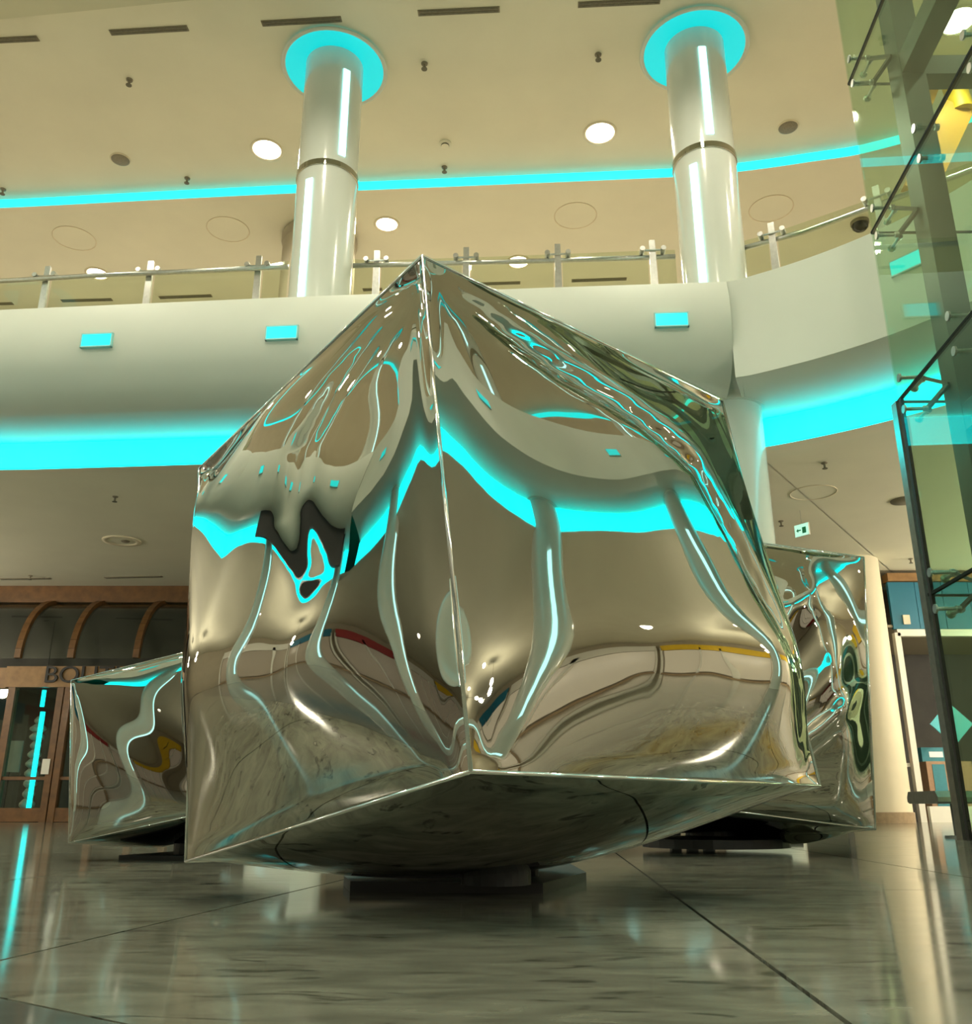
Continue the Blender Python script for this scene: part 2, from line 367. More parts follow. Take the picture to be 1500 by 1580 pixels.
# ------------------------------------------------------------------ columns
def column(x, y, label, group, a_up, a_lo, full=True, disc=True):
    r = .335; t = thing('round_column', label, 'column', group, (x, y, 0)); c = (0, 0, 0)
    MB().lathe(c, [(r, 0), (r, ZL)], 40).build('lower_shaft', 'colwhite', t, True)
    MB().lathe(c, [(r, ZL), (r, 6.83)], 40).build('middle_shaft', 'colwhite', t, True)
    MB().lathe(c, [(r, 6.90), (r, ZC+.10)], 40).build('upper_shaft', 'colwhite', t, True)
    MB().lathe(c, [(r-.02, 6.82), (r+.012, 6.83), (r+.012, 6.90), (r-.02, 6.91)], 40).build('collar', 'chrome', t, True, .5)
    MB().lathe(c, [(r+.03, ZB+.09), (r+.03, ZB+.0), (r, ZB+.0)], 40).build('soffit_ring', 'white', t, True, .5)
    for a, z0, z1 in ((a_up, 6.99, 8.17), (a_lo, 4.75, 6.66), (a_lo, .5, 3.42)):
        MB().lathe(c, [(r+.001, z0), (r+.014, z0+.005), (r+.014, z1-.005), (r+.001, z1)], 3, a-.115, a+.115).build('led_strip', 'led', t)
    R = .60
    MB().lathe(c, [(R, ZC+.02), (R+.02, ZC-.012), (R, ZC-.03), (R-.03, ZC-.012)], 48).build('ceiling_ring', 'white', t, True)
    MB().lathe(c, [(R-.02, ZC-.012), (R*.8, ZC-.002), (r+.0, ZC+.01)], 48).build('lit_recess', 'cyandisc', t, True)
    return t
column(-1.78, 8.52, 'white round column with cyan strips, left of the large cube tip', 'round columns', -PI/2+.62, -PI/2-.40)
column(2.39, 8.25, 'white round column with cyan strips, beside the curved parapet', 'round columns', -PI/2-.02, -PI/2-.62)
for x, y in ((-8.35, 4.6), (-8.3, .9), (-6.2, -1.3), (5.75, 2.9), (4.9, -.6), (-2.6, -1.5), (1.6, -1.4)):
    ai = math.atan2(0-y, 0-x); column(x, y, 'white round column with cyan strips outside the view', 'round columns outside the view', ai+.2, ai-.5)
pc = atz(487, 420, 6.2); bx_, by_ = -2.5, 11.7
bc = thing('brown_pillar', 'taupe round pillar on the upper floor behind the left column', 'pillar', None, (bx_, by_, 4.55))
MB().lathe((0, 0, 0), [(.54, 0), (.54, 3.62)], 32).build('shaft', 'backw', bc, True, .5)
MB().lathe((0, 0, 0), [(.54, 3.62), (.56, 3.66), (.56, 3.76), (.5, 3.78)], 32).build('cap', 'backw', bc, True, .5)

# ------------------------------------------------------------------ railing on the balcony
def railing(label, pts, posts, hi=.0):
    r = thing('glass_railing', label, 'railing', 'balcony railings', (pts[0].x, pts[0].y, 4.55))
    MB().tube([(p.x, p.y, 5.75) for p in pts], .028, 10).build('handrail', 'steel', r, True)
    for q in posts:
        i = min(range(len(pts)-1), key=lambda k: ((pts[k]+pts[k+1])/2-q).length); t = (pts[i+1]-pts[i]).normalized(); n = Vector((-t.y, t.x, 0))
        if n.y < 0: n = -n
        R = Matrix(((t.x, n.x, 0), (t.y, n.y, 0), (0, 0, 1)))
        m = MB(); 
        m.add([R @ Vector(v)+Vector((q.x, q.y, 0))-n*.03 for v in ((-.05, 0, 4.55), (.05, 0, 4.55), (.05, .03, 4.55), (-.05, .03, 4.55), (-.03, -.02, 5.93), (.03, -.02, 5.93), (.03, .01, 5.93), (-.03, .01, 5.93))],
              [(0, 3, 2, 1), (4, 5, 6, 7), (0, 1, 5, 4), (1, 2, 6, 5), (2, 3, 7, 6), (3, 0, 4, 7)])
        po = m.build('post', 'steel', r)
        k = MB(); k.tube([Vector((q.x, q.y, 5.80))-t*.12-n*.05, Vector((q.x, q.y, 5.80))+t*.12-n*.05], .012, 8)
        for s in (-1, 1): k.tube([Vector((q.x, q.y, 5.80))+t*.11*s-n*.10, Vector((q.x, q.y, 5.80))+t*.11*s+n*.0], .028, 10)
        k.build('clamp', 'steel', po, True, .6)
    for k in range(len(posts)+1):
        a = pts[0] if k == 0 else posts[k-1]+(pts[-1]-pts[0]).normalized()*.05; b = pts[-1] if k == len(posts) else posts[k]-(pts[-1]-pts[0]).normalized()*.05
        if (b-a).length > .15: MB().bar((a.x, a.y, 5.22), (b.x, b.y, 5.22), .012, 1.22).build('glass_pane', 'railglass', r)
    for ch in r.children: ch.location = Vector(ch.location)-r.location
def rp(l, z): return [Vector((*atz(x, y, z).xy, 0)) for x, y in l]
lr = rp([(0, 434), (150, 425), (445, 412)], 5.75); d = (lr[0]-lr[1]).normalized(); lr = [lr[0]+d*1.6]+lr
lp = rp([(78, 412), (236, 404), (402, 396)], 5.95); lp = [lp[0]+(lp[0]-lp[1])]+lp
railing('glass balcony railing left of the left column', lr, lp)
railing('glass balcony railing between the two columns', rp([(545, 410), (860, 402), (1042, 396)], 5.75), rp([(583, 388), (720, 383), (860, 378), (1005, 372)], 5.95))
rr_ = rp([(1150, 382), (1240, 358), (1335, 323)], 5.75); rr_.append(rr_[-1]+(rr_[-1]-rr_[-2]).normalized()*1.2)
railing('glass balcony railing right of the right column, running behind the glass tower', rr_, rp([(1190, 345), (1352, 288)], 5.95))

# ------------------------------------------------------------------ ceiling fittings
def downlight(x, y, z, label, power=60, group='round ceiling downlights', r=.17, on=True):
    t = thing('downlight', label, 'ceiling light', group, (x, y, z))
    MB().lathe((0, 0, 0), [(r+.03, .0), (r+.028, -.012), (r, -.014), (r-.01, 0)], 28).build('rim', 'rim', t, True)
    MB().lathe((0, 0, 0), [(r-.01, -.004), (r*.5, -.007), (0, -.008)], 28).build('lens', 'lampw' if on else 'greydisc', t, True)
    if on and power: l = lamp('SPOT', (0, 0, -.05), power, (1, .91, .72), .12, (0, 0, 0), 2.6); l.parent = t
    return t
for (x, y, lab) in ((412, 231, 'bright round downlight left of the left column'), (926, 205, 'bright round downlight between the columns'), (1478, 32, 'bright round downlight behind the top of the glass tower')):
    p = atz(x, y, ZC+.03); downlight(p.x, p.y, ZC+.03, lab, 260, r=.19)
for (x, y, lab) in ((597, 346, 'round downlight just right of the left column, beyond the cyan line'), (150, 422, 'round downlight seen above the left railing'), (800, 404, 'round downlight seen behind the railing between the columns'), (1490, 312, 'round downlight seen low through the glass tower')):
    p = atz(x, y, ZC-.11); downlight(p.x, p.y, ZC-.11, lab, 200, r=.16)
for x in (-9, -5.4, -1.8, 1.8, 5.4):
    for y in (6.2, 2.6, -1, -4.6, -8.2):
        z = ZC-.1 if -5.6 < x < 2.6 and 0 < y < 7 else ZC+.03
        downlight(x, y, z, 'bright round downlight overhead, outside the view', 260, 'downlights outside the view', r=.16)
for x, y in ((8, 6.5), (8, 9.5), (8, 12), (10.3, 8), (7.6, 3), (7.6, 0), (6, -4.5), (2.5, -5), (-1, -5), (-4.5, -5), (-8, -4), (2.5, -8.5), (-1, -8.5), (-4.5, -8.5), (-10.5, 1), (-10.5, 5)):  # unseen lower downlights; those at the right front are added to brighten the ceiling
    downlight(x, y, ZL, 'small lit downlight in the lower ceiling, outside the view', 110, 'lower downlights outside the view', r=.09)
for x, y in ((-9.6, 11.8), (-9.8, 8.6), (9.6, 12), (9, 8.5), (8.2, 3), (6.5, -4), (1.5, -5.5), (-4, -5.5), (-10.5, 3)):  # unseen globe lamps, added to brighten the lower ceiling
    t = thing('added_globe_lamp', 'white glass globe lamp added outside the view to brighten the lower ceiling', 'lamp', 'added globe lamps outside the view', (x, y, 2.75))
    MB().lathe((0, 0, 0), [(.14*math.sin(a), .14*math.cos(a)) for a in [PI*i/12 for i in range(13)]], 20).build('globe', 'lampw', t, True)
    MB().tube([(0, 0, .13), (0, 0, ZL-2.75)], .008, 6).build('cord', 'blackmet', t)
    l = lamp('POINT', (0, 0, -.32), 400 if (x > 8.5 and y > 8) else 165, (1, .91, .72), .12); l.parent = t
def lowlight(px, py, lab, on=False, grp='fittings in the lower ceiling'):
    p = atz(px, py, ZL); downlight(p.x, p.y, ZL, lab, 0, grp, r=.24, on=on)
p = atz(188, 834, ZL)
t = thing('recessed_lamp', 'unlit round recessed lamp in the lower ceiling above the boutique', 'ceiling light', None, (p.x, p.y, ZL))
MB().lathe((0, 0, 0), [(.25, .0), (.25, -.014), (.19, -.016), (.18, 0)], 32).build('rim', 'rim', t, True)
MB().lathe((0, 0, 0), [(.18, -.003), (.07, -.006), (0, -.007)], 28).build('reflector', 'plaster', t, True)
MB().lathe((.05, 0, 0), [(.06, -.008), (.05, -.02), (0, -.022)], 20).build('bulb', 'greydisc', t, True)
p = atz(1396, 772, ZL); t = thing('ceiling_grille', 'grey round grille in the lower ceiling beside the glass tower', 'grille', None, (p.x, p.y, ZL))
MB().lathe((0, 0, 0), [(.16, .0), (.155, -.012), (0, -.014)], 28).build('disc', 'greydisc', t, True)
p = atz(1255, 760, ZL); t = thing('ceiling_hatch', 'faint round hatch in the lower ceiling above the exit sign', 'hatch', None, (p.x, p.y, ZL))
MB().lathe((0, 0, 0), [(.26, .0), (.262, -.006), (.25, -.006), (.248, 0)], 36).build('rim', 'rim', t, True)
for px, py, lab in ((186, 246, 'dark round speaker in the upper ceiling on the left'), (1216, 196, 'dark round speaker in the upper ceiling right of the right column')):
    p = atz(px, py, ZC+.03); t = thing('ceiling_speaker', lab, 'speaker', 'ceiling speakers', (p.x, p.y, ZC+.03))
    MB().lathe((0, 0, 0), [(.12, .0), (.118, -.012), (.1, -.016), (0, -.018)], 28).build('grille', 'greydisc', t, True)
    MB().lathe((0, 0, 0), [(.135, .0), (.133, -.01), (.12, -.012)], 28).build('rim', 'rim', t, True)
for px, py, lab in ((115, 368, 'faint round hatch in the upper ceiling, farthest left'), (352, 354, 'faint round hatch in the upper ceiling left of the left column'), (888, 333, 'faint round hatch in the upper ceiling between the columns'), (1190, 322, 'faint round hatch in the upper ceiling right of the right column')):
    p = atz(px, py, ZC-.11); t = thing('ceiling_hatch', lab, 'hatch', 'upper ceiling hatches', (p.x, p.y, ZC-.11))
    MB().lathe((0, 0, 0), [(.31, .0), (.312, -.006), (.298, -.006), (.296, 0)], 40).build('rim', 'rim', t, True)
    MB().lathe((0, 0, 0), [(.296, -.001), (0, -.001)], 40).build('cover', 'plaster', t, True)
def sprinkler(px, py, z, lab, s=1.):
    p = atz(px, py, z); t = thing('sprinkler', lab, 'sprinkler', 'ceiling sprinklers', (p.x, p.y, z))
    MB().lathe((0, 0, 0), [(.04*s, 0), (.038*s, -.012*s), (.014*s, -.02*s), (.014*s, -.07*s), (0, -.07*s)], 14).build('body', 'greydisc', t, True, .5)
    MB().lathe((0, 0, 0), [(0, -.075*s), (.035*s, -.078*s), (.035*s, -.084*s), (0, -.086*s)], 14).build('deflector', 'dark', t, True, .5)
for px, py, lab in ((200, 123, 'small sprinkler in the upper ceiling at top left'), (655, 98, 'small sprinkler in the upper ceiling right of the left column top'), (923, 84, 'small sprinkler in the upper ceiling left of the right column top'), (289, 275, 'small sprinkler just above the cyan line on the left'), (686, 258, 'small sprinkler just above the cyan line between the columns'), (5, 292, 'small sprinkler at the left edge above the cyan line')):
    sprinkler(px, py, ZC+.03, lab)
for px, py, lab in ((178, 766, 'small sprinkler in the lower ceiling on the left'), (1272, 714, 'small sprinkler in the lower ceiling below the right cyan cove'), (1205, 804, 'small sprinkler in the lower ceiling left of the exit sign'), (47, 888, 'small sprinkler in the lower ceiling over the boutique'), (1405, 862, 'small sprinkler in the lower ceiling above the blue shop panel')):
    sprinkler(px, py, ZL, lab, .8)
p = atz(687, 221, ZC+.03); t = thing('smoke_detector', 'small round smoke detector in the ceiling between the columns', 'smoke detector', None, (p.x, p.y, ZC+.03))
MB().lathe((0, 0, 0), [(.08, 0), (.08, -.02), (.05, -.03), (.05, -.05), (0, -.055)], 20).build('body', 'plaster', t, True, .5)
MB().lathe((0, 0, 0), [(.052, -.032), (.054, -.04), (.05, -.048)], 20).build('vent_ring', 'dark', t, True)
def slot(a, b, z, lab, grp, m='dark'):
    pa, pb = atz(*a, z), atz(*b, z); t = thing('ceiling_vent', lab, 'vent', grp, ((pa.x+pb.x)/2, (pa.y+pb.y)/2, z)); d = (pb-pa).normalized(); n = Vector((-d.y, d.x, 0)); L = (pb-pa).length
    R = Matrix(((d.x, n.x, 0), (d.y, n.y, 0), (0, 0, 1)))
    MB().box((0, 0, -.004), (L, .075, .012), R).build('frame', 'greydisc', t)
    for k in (-1, 1): MB().box(n*.018*k+Vector((0, 0, -.011)), (L-.03, .022, .006), R).build('slot', m, t)
nm = ['at the left edge', 'second from the left edge', 'left of the left column top', 'between the column tops', 'left of the right column top']
for k, (a, b) in enumerate((((-62, 65), (59, 59)), ((170, 50), (290, 43)), ((404, 36), (527, 29)), ((645, 20), (771, 14)), ((892, 7), (1019, 1)))):
    slot(a, b, ZC+.03, 'dark slot air vent in the upper ceiling, '+nm[k], 'slot vents in the upper ceiling')
nm = ['at the left edge', 'left of the second post', 'right of the second post', 'just right of the left column', 'behind the middle railing', 'left of the right column']
for k, (a, b) in enumerate((((-60, 470), (20, 468)), ((95, 464), (173, 462)), ((246, 459), (327, 456)), ((560, 447), (590, 446)), ((735, 438), (803, 436)), ((882, 433), (967, 430)))):
    slot(a, b, ZC-.11, 'slot air vent seen through the railing glass, '+nm[k], 'slot vents beyond the railing')
for k, (a, b) in enumerate((((0, 893), (78, 892)), ((162, 891), (250, 889)))):
    slot(a, b, ZL, 'slot air vent in the lower ceiling over the boutique, '+('left one' if k == 0 else 'right one'), 'slot vents in the lower ceiling')
for k in range(9):
    y = -6+k*1.5; t = thing('ceiling_vent', 'slot air vent overhead outside the view', 'vent', 'slot vents outside the view', (-6.3, y, ZC+.03)); MB().box((0, 0, -.006), (.1, .9, .015)).build('slot', 'dark', t)
p = atz(1327, 346, ZC-.15); t = thing('dome_camera', 'dark dome security camera above the curved railing', 'camera', None, (p.x, p.y, ZC-.11))
MB().lathe((0, 0, 0), [(.13, 0), (.13, -.04), (.12, -.05)], 24).build('mount', 'greydisc', t, True, .5)
MB().lathe((0, 0, 0), [(.12, -.04), (.11, -.1), (.07, -.14), (0, -.155)], 24).build('dome', 'lens', t, True)
# exit sign
ex = aty(1238, 818, 10.4); t = thing('exit_sign', 'small hanging green and white exit sign below the lower ceiling', 'sign', None, ex)
R = Matrix.Rotation(-.95, 3, 'Z')
MB().box((0, 0, 0), (.26, .03, .20), R).build('panel', 'offwhite', t)
MB().box(R @ Vector((0, -.018, 0)), (.25, .006, .19), R).build('face', 'green', t)
gm = mat('exit_green', (.02, .35, .18), .5, noise=(.05, 30))
ar = MB(); ar.box(R @ Vector((.05, -.023, -.01)), (.07, .004, .10), R); ar.box(R @ Vector((-.05, -.023, 0)), (.08, .004, .02), R)
ar.add([R @ Vector(v) for v in ((-.09, -.025, 0), (-.06, -.025, .035), (-.06, -.025, -.035), (-.09, -.021, 0), (-.06, -.021, .035), (-.06, -.021, -.035))], [(0, 1, 2), (3, 5, 4), (0, 3, 4, 1), (1, 4, 5, 2), (2, 5, 3, 0)])
ar.build('pictogram', gm, t)
MB().tube([(0, 0, .1), (0, 0, (ZL-ex.z)/.75)], .003, 6).build('rod', 'steel', t)

t.scale = (.75, .75, .75)
# ------------------------------------------------------------------ glass tower
K0 = Vector((2.69, 5.40, 0)); fdir = Vector((-.075, -1, 0)).normalized(); bdir = Vector((1, -.02, 0)).normalized(); nl = Vector((fdir.y, -fdir.x, 0)); nb = Vector((-bdir.y, bdir.x, 0))
if nl.x > 0: nl = -nl
tw = thing('glass_tower', 'glazed elevator tower with grey steel frame and point-fixed glass panes', 'elevator tower', None, K0)
zs = [.05, 1.40, 2.69, 3.98, 5.27, 6.56, 7.85]; Wl, Wb = 1.75, 1.30
def pane(a, b, z0, z1): MB().bar((*((a.xy)), (z0+z1)/2), (*(b.xy), (z0+z1)/2), .016, z1-z0).build('glass_pane', 'glass', tw)
g = .008
joint = mat('black_glass_joint', (.012, .018, .014), .85, spec=.1, noise=(.1, 20))
for i in range(len(zs)-1):
    pane(K0+fdir*g, K0+fdir*Wl, zs[i]+g, zs[i+1]-g); pane(K0+bdir*g, K0+bdir*Wb, zs[i]+g, zs[i+1]-g)
    pane(K0+bdir*Wb+fdir*g, K0+bdir*Wb+fdir*Wl, zs[i]+g, zs[i+1]-g); pane(K0+fdir*Wl+bdir*g, K0+fdir*Wl+bdir*Wb, zs[i]+g, zs[i+1]-g)
    if i:
        z = zs[i]; e = Vector((0, 0, z))
        MB().bar(K0+e, K0+fdir*Wl+e, .018, .018).build('joint', joint, tw)
        MB().bar(K0+e, K0+bdir*Wb+e, .014, .014).build('joint', M['darksteel'], tw)
IN = .26
Q0 = K0+fdir*IN+bdir*(IN+.05)
def post(c, w=.17): MB().bar((c.x, c.y, 0), (c.x, c.y, 8.3), w, w).build('post', 'darksteel', tw)
cor = [Q0, K0+bdir*(Wb-IN)+fdir*IN, Q0+fdir*(Wl-2*IN), K0+bdir*(Wb-IN)+fdir*(Wl-IN)]
for c in cor: post(c)
for z in (2.42, 5.12, 7.7):
    e = Vector((0, 0, z))
    for a, b in ((0, 1), (0, 2), (1, 3), (2, 3)): MB().bar(cor[a]+e, cor[b]+e, .15, .16).build('beam', 'darksteel', tw)
jb = MB(); jb.bar(K0+nl*.004-fdir*.02, K0+nl*.004-fdir*.02+Vector((0, 0, 2.69)), .045, .07); jo = jb.build('jamb', 'steel', tw); tag(jo, 'grey steel jamb')
MB().bar(K0+fdir*.05, K0+fdir*.05+Vector((0, 0, 2.69)), .02, .03).build('jamb_gasket', 'letter', tw)
def fitting(c, n, side):
    sp = MB(); sp.lathe((0, 0, 0), [(0, 0), (.028, 0), (.028, .012), (.012, .02), (.012, .12), (.02, .125), (.02, .15), (0, .15)], 12)
    z = -n; x = z.orthogonal().normalized(); y = z.cross(x); Rm = Matrix((x, y, z)).transposed()
    sp.v = [tuple(Rm @ Vector(v)+c+n*.03) for v in sp.v]; return sp
for z in zs[1:-1]:
    for dz in (-.11, .11):
        for s in (.13, .9, 1.6):
            fitting(K0+fdir*s+Vector((0, 0, z+dz)), nl, 1).build('spider_fitting', 'steel', tw, True, .5)
        c = K0+bdir*.13+Vector((0, 0, z+dz)); fitting(c, nb, 1).build('spider_fitting', 'steel', tw, True, .5)
    arm = MB()
    for dz in (-.11, .11): arm.bar(Q0+Vector((-.09, 0, z)), K0+fdir*.13+bdir*.12+Vector((0, 0, z+dz)), .03, .02)
    arm.build('spider_arm', 'darksteel', tw)
MB().bar(K0+bdir*.2+fdir*.2+Vector((0, 0, .02)), K0+bdir*.2+fdir*(Wl-.2)+Vector((0, 0, .02)), .3, .04).build('sill', 'darksteel', tw)
MB().box(K0+bdir*Wb*.5+fdir*Wl*.5+Vector((0, 0, 8.36)), (Wb, Wl, .12)).build('roof_cap', 'darksteel', tw)
fix(tw)
# yellow and orange hanging pieces beyond the tower
p = aty(1466, 150, 8.6); t = thing('hanging_banner', 'yellow cylinder with an orange slanting panel, seen through the glass tower', 'banner', None, p)
a = aty(1466, 110, 8.6)-p; b = aty(1484, 172, 8.6)-p
MB().tube([a, b], .13, 20).build('cylinder', 'yellow', t, True, .6)
q0, q1 = aty(1478, 168, 8.6)-p, aty(1415, 300, 8.6)-p
MB().bar(q0, q1, .34, .12, (0, 1, 0)).build('slanting_panel', 'orange', t)
q0, q1 = aty(1440, 128, 8.7)-p, aty(1405, 215, 8.7)-p
MB().bar(q0, q1, .16, .1, (0, 1, 0)).build('slanting_panel', 'orange', t)
MB().tube([a, (a.x, a.y, ZC-.1-p.z)], .012, 6).build('wire', 'steel', t)

# ------------------------------------------------------------------ bench
b0 = aty(1424, 1240, 5.85); bench = thing('steel_bench', 'low grey steel bench beside the foot of the glass tower', 'bench', None, (b0.x, 5.85, 0))
zt = aty(1424, 1221, 5.85).z; zb = aty(1424, 1240, 5.85).z
d = Vector((1, .10, 0)).normalized(); n = Vector((-d.y, d.x, 0)); L = 1.6; R = Matrix(((d.x, n.x, 0), (d.y, n.y, 0), (0, 0, 1)))
se = MB(); pf = [(-.17, zt-.035), (-.17, zb+.01), (-.15, zb), (.15, zb), (.17, zb+.01), (.17, zt-.035), (.15, zt), (-.15, zt)]
vs_ = [R @ Vector((x, y, z)) for x in (0, L) for y, z in pf]; nn_ = len(pf)
se.add(vs_, [tuple(range(nn_)), tuple(range(2*nn_-1, nn_-1, -1))]+[(i, nn_+i, nn_+(i+1) % nn_, (i+1) % nn_) for i in range(nn_)]); se.build('seat', 'steel', bench)
for s in (.20, 1.35):
    lg = MB(); lg.tube([R @ Vector((s, 0, .0)), R @ Vector((s, 0, zb))], .022, 12); lo = lg.build('leg', 'darksteel', bench, True, .6)
    MB().lathe(R @ Vector((s, 0, 0)), [(.0, .014), (.075, .012), (.08, 0)], 20).build('foot_plate', 'darksteel', lo)

# ------------------------------------------------------------------ boutique on the left
bq = thing('boutique_front', 'dark wooden boutique front with arched glazed canopy and letter sign', 'shop front', None, (-6, 14.3, 0))
Yf, Yb, zs0, zr = 13.45, 14.5, 2.30, 3.34
X0, X1 = -8.6, -2.6
MB().box(((X0+X1)/2, 14.42, 3.46), (X1-X0, .3, .27)).build('top_beam', 'wood', bq)
ribs = [aty(px, 1024, Yf).x for px in (26, 108, 209, 300)]; ribs = [ribs[0]-1.0]+ribs
def arc(x, k=12, r=0): return [(x, Yb-(Yb-Yf-r)*math.cos(a), zs0+(zr-zs0-r)*math.sin(a)) for a in [PI/2*i/k for i in range(k+1)]]
for x in ribs:
    rb = MB(); ps = arc(x)
    for a, b in zip(ps, ps[1:]): rb.bar(a, b, .07, .09, (1, 0, 0))
    rb.build('arched_rib', 'wood', bq)
for xa, xb in zip(ribs, ribs[1:]):
    A, B = arc(xa+.03, 12, .02), arc(xb-.03, 12, .02); m = MB(); m.add(A+B, [(i, i+1, 14+i, 13+i) for i in range(12)]); m.build('canopy_pane', 'shopglass', bq, True)
zsg0, zsg1 = aty(60, 1061, Yf).z, aty(60, 1029, Yf).z
xs0 = aty(12, 1045, Yf).x
sg = MB().box(((xs0-2.6)/2, Yf-.03, (zsg0+zsg1)/2), (-2.6-xs0, .08, zsg1-zsg0)).build('sign_board', 'wood2', bq)
MB().box((xs0-.7, Yf+.12, (zsg0+zsg1)/2), (1.3, .08, zsg1-zsg0)).build('side_board', 'wood2', bq)
cu = bpy.data.curves.new('lettering', 'FONT'); cu.body = 'BOUTIQUE'; cu.size = .36; cu.extrude = .012; cu.materials.append(M['letter'])
tx = bpy.data.objects.new('lettering', cu); C.objects.link(tx); tx.location = (aty(66, 1053, Yf-.08).x, Yf-.085, aty(66, 1053, Yf-.08).z); tx.rotation_euler = (PI/2, 0, 0); tx.scale = (1.06, .95, 1)
bpy.context.view_layer.update()
dg = bpy.context.evaluated_depsgraph_get(); me = bpy.data.meshes.new_from_object(tx.evaluated_get(dg)); mw = tx.matrix_world.copy(); bpy.data.objects.remove(tx)
me.transform(mw); lt = bpy.data.objects.new('lettering', me); C.objects.link(lt); lt.parent = sg
me.materials.clear(); me.materials.append(M['letter'])
zsill = aty(40, 1253, Yf).z
def vpost(px0, px1, py=1150):
    xa, xb = aty(px0, py, Yf).x, aty(px1, py, Yf).x; MB().box(((xa+xb)/2, Yf, zsg0/2), (xb-xa, .12, zsg0)).build('door_post', 'wood', bq); return xa, xb
pA = vpost(2, 13); pB = vpost(79, 89); pC = vpost(91, 101); pD = vpost(150, 160); pE = vpost(210, 220); pF = vpost(262, 272)
zr0 = aty(40, 1201, Yf).z
for a, b in ((pA[1], pB[0]), (pC[1], pD[0]), (pD[1], pE[0]), (pE[1], pF[0])):
    MB().box(((a+b)/2, Yf, zr0), (b-a, .06, .045)).build('mid_rail', 'wood', bq)
    MB().box(((a+b)/2, Yf, zsill/2+.03), (b-a, .09, zsill+.05)).build('bottom_rail', 'wood', bq)
    MB().box(((a+b)/2, Yf, (zsill+zr0)/2), (b-a, .012, zr0-zsill-.08)).build('lower_pane', 'shopglass', bq)
    MB().box(((a+b)/2, Yf, (zr0+zsg0)/2), (b-a, .012, zsg0-zr0-.06)).build('upper_pane', 'shopglass', bq)
MB().box(((X0+pA[0])/2, Yf+.15, zsg0/2), (pA[0]-X0, .03, zsg0)).build('side_pane', 'shopglass', bq)
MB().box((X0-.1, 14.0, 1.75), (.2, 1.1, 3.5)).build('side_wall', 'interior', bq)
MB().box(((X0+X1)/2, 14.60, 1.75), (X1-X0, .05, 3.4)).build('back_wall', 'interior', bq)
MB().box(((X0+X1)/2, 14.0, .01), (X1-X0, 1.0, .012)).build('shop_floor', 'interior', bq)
MB().box((X1+.1, 14.0, 1.75), (.2, 1.3, 3.5)).build('side_wall', 'backw', bq)
fix(bq)
for px, lab in ((40, 'tall stack of pale turned discs behind the left boutique window'), (76, 'second tall stack of pale discs right of the modelled cyan reflection in the boutique')):
    p = aty(px, 1252, 13.95); st = thing('display_stand', lab, 'display stand', 'boutique display stands', (p.x, 13.95, .016)); zz = 0
    for k in range(11):
        r = .09+.02*math.sin(k*1.7)+(.02 if k % 3 == 0 else 0); h = .155-.004*k
        MB().lathe((0, 0, zz), [(0, 0), (r*.5, 0), (r, h*.3), (r, h*.55), (r*.5, h*.98), (0, h)], 16).build('disc', 'stone', st, True); zz += h
p0, p1 = aty(66, 1100, 13.72), aty(48, 1256, 13.72)  # cyan bars model the column light reflected in the boutique glass
t = thing('reflection_bar', 'cyan bar modelling a column light reflected in the boutique window', 'modelled reflection', None, (p0.x, 13.72, .016))
MB().tube([(0, 0, .04), (0, 0, p0.z)], .035, 10).build('tube', 'cyan', t, True); MB().lathe((0, 0, 0), [(.07, 0), (.07, .03), (.035, .045)], 14).build('foot', 'blackmet', t, True, .5)
p0 = aty(66, 1082, 13.72); t = thing('reflection_bar_top', 'short cyan bar, upper part of the reflection modelled in the boutique window', 'modelled reflection', None, (p0.x, 13.72, p0.z))  # upper piece of the modelled reflection
MB().tube([(0, 0, -.08), (0, 0, .16)], .03, 10).build('tube', 'cyan', t, True); MB().tube([(0, 0, .16), (0, 0, 2.9-p0.z)], .006, 6).build('cord', 'blackmet', t)
p0 = aty(18, 1155, 13.9); t = thing('poster_board', 'grey board standing in the left boutique window', 'board', None, (p0.x, 13.9, .016))
MB().box((0, 0, .9), (.32, .03, .45)).build('board', 'grey', t); MB().box((0, 0, .34), (.04, .03, .68)).build('stem', 'blackmet', t); MB().box((0, 0, .01), (.3, .2, .02)).build('foot', 'blackmet', t)
p0 = aty(73, 1183, 13.43); t = tag(MB().box((p0.x, 13.375, p0.z), (.11, .006, .21)).build('notice', 'offwhite'), 'small white notice stuck on the boutique window', 'notice')

# ------------------------------------------------------------------ shop on the right
pl = thing('cream_pillar', 'wide cream pillar with brown stone foot beside the right cube', 'pillar', None, (aty(1384, 1100, 12.8).x-.38, 12.8, 0))
MB().lathe((0, 0, 0), [(.38, .13), (.38, ZL)], 40).build('shaft', 'cream', pl, True); MB().lathe((0, 0, 0), [(.40, 0), (.40, .13), (.38, .135)], 40).build('plinth', 'plinth', pl, True, .5)
sh = thing('shop_front', 'open shop front with blue panels and white frame on the right', 'shop front', None, (7.5, 13.3, 0))
Ys = 13.3
def sx(px, py): return aty(px, py, Ys).x
def sz(py, px=1400): return aty(px, py, Ys).z
xj = sx(1386, 1000); XR = 11.9
MB().box(((sx(1366, 890)+XR)/2, Ys+.02, (sz(898)+sz(886))/2), (XR-sx(1366, 890), .2, sz(886)-sz(898))).build('cornice', 'wood2', sh)
MB().box((sx(1362, 930)-.05, Ys+.12, sz(950)), (.16, .2, 1.15)).build('end_block', 'cream', sh)
bw = .40
for k in range(10):
    a = sx(1372, 930)+k*bw
    if a+bw < XR: MB().box((a+bw/2, Ys, (sz(899)+sz(971))/2), (bw-.008, .06, sz(899)-sz(971))).build('blue_panel', 'blue', sh)
MB().box((sx(1397, 957), Ys-.04, sz(957)), (.10, .03, .14)).build('switch_box', 'cream', sh)
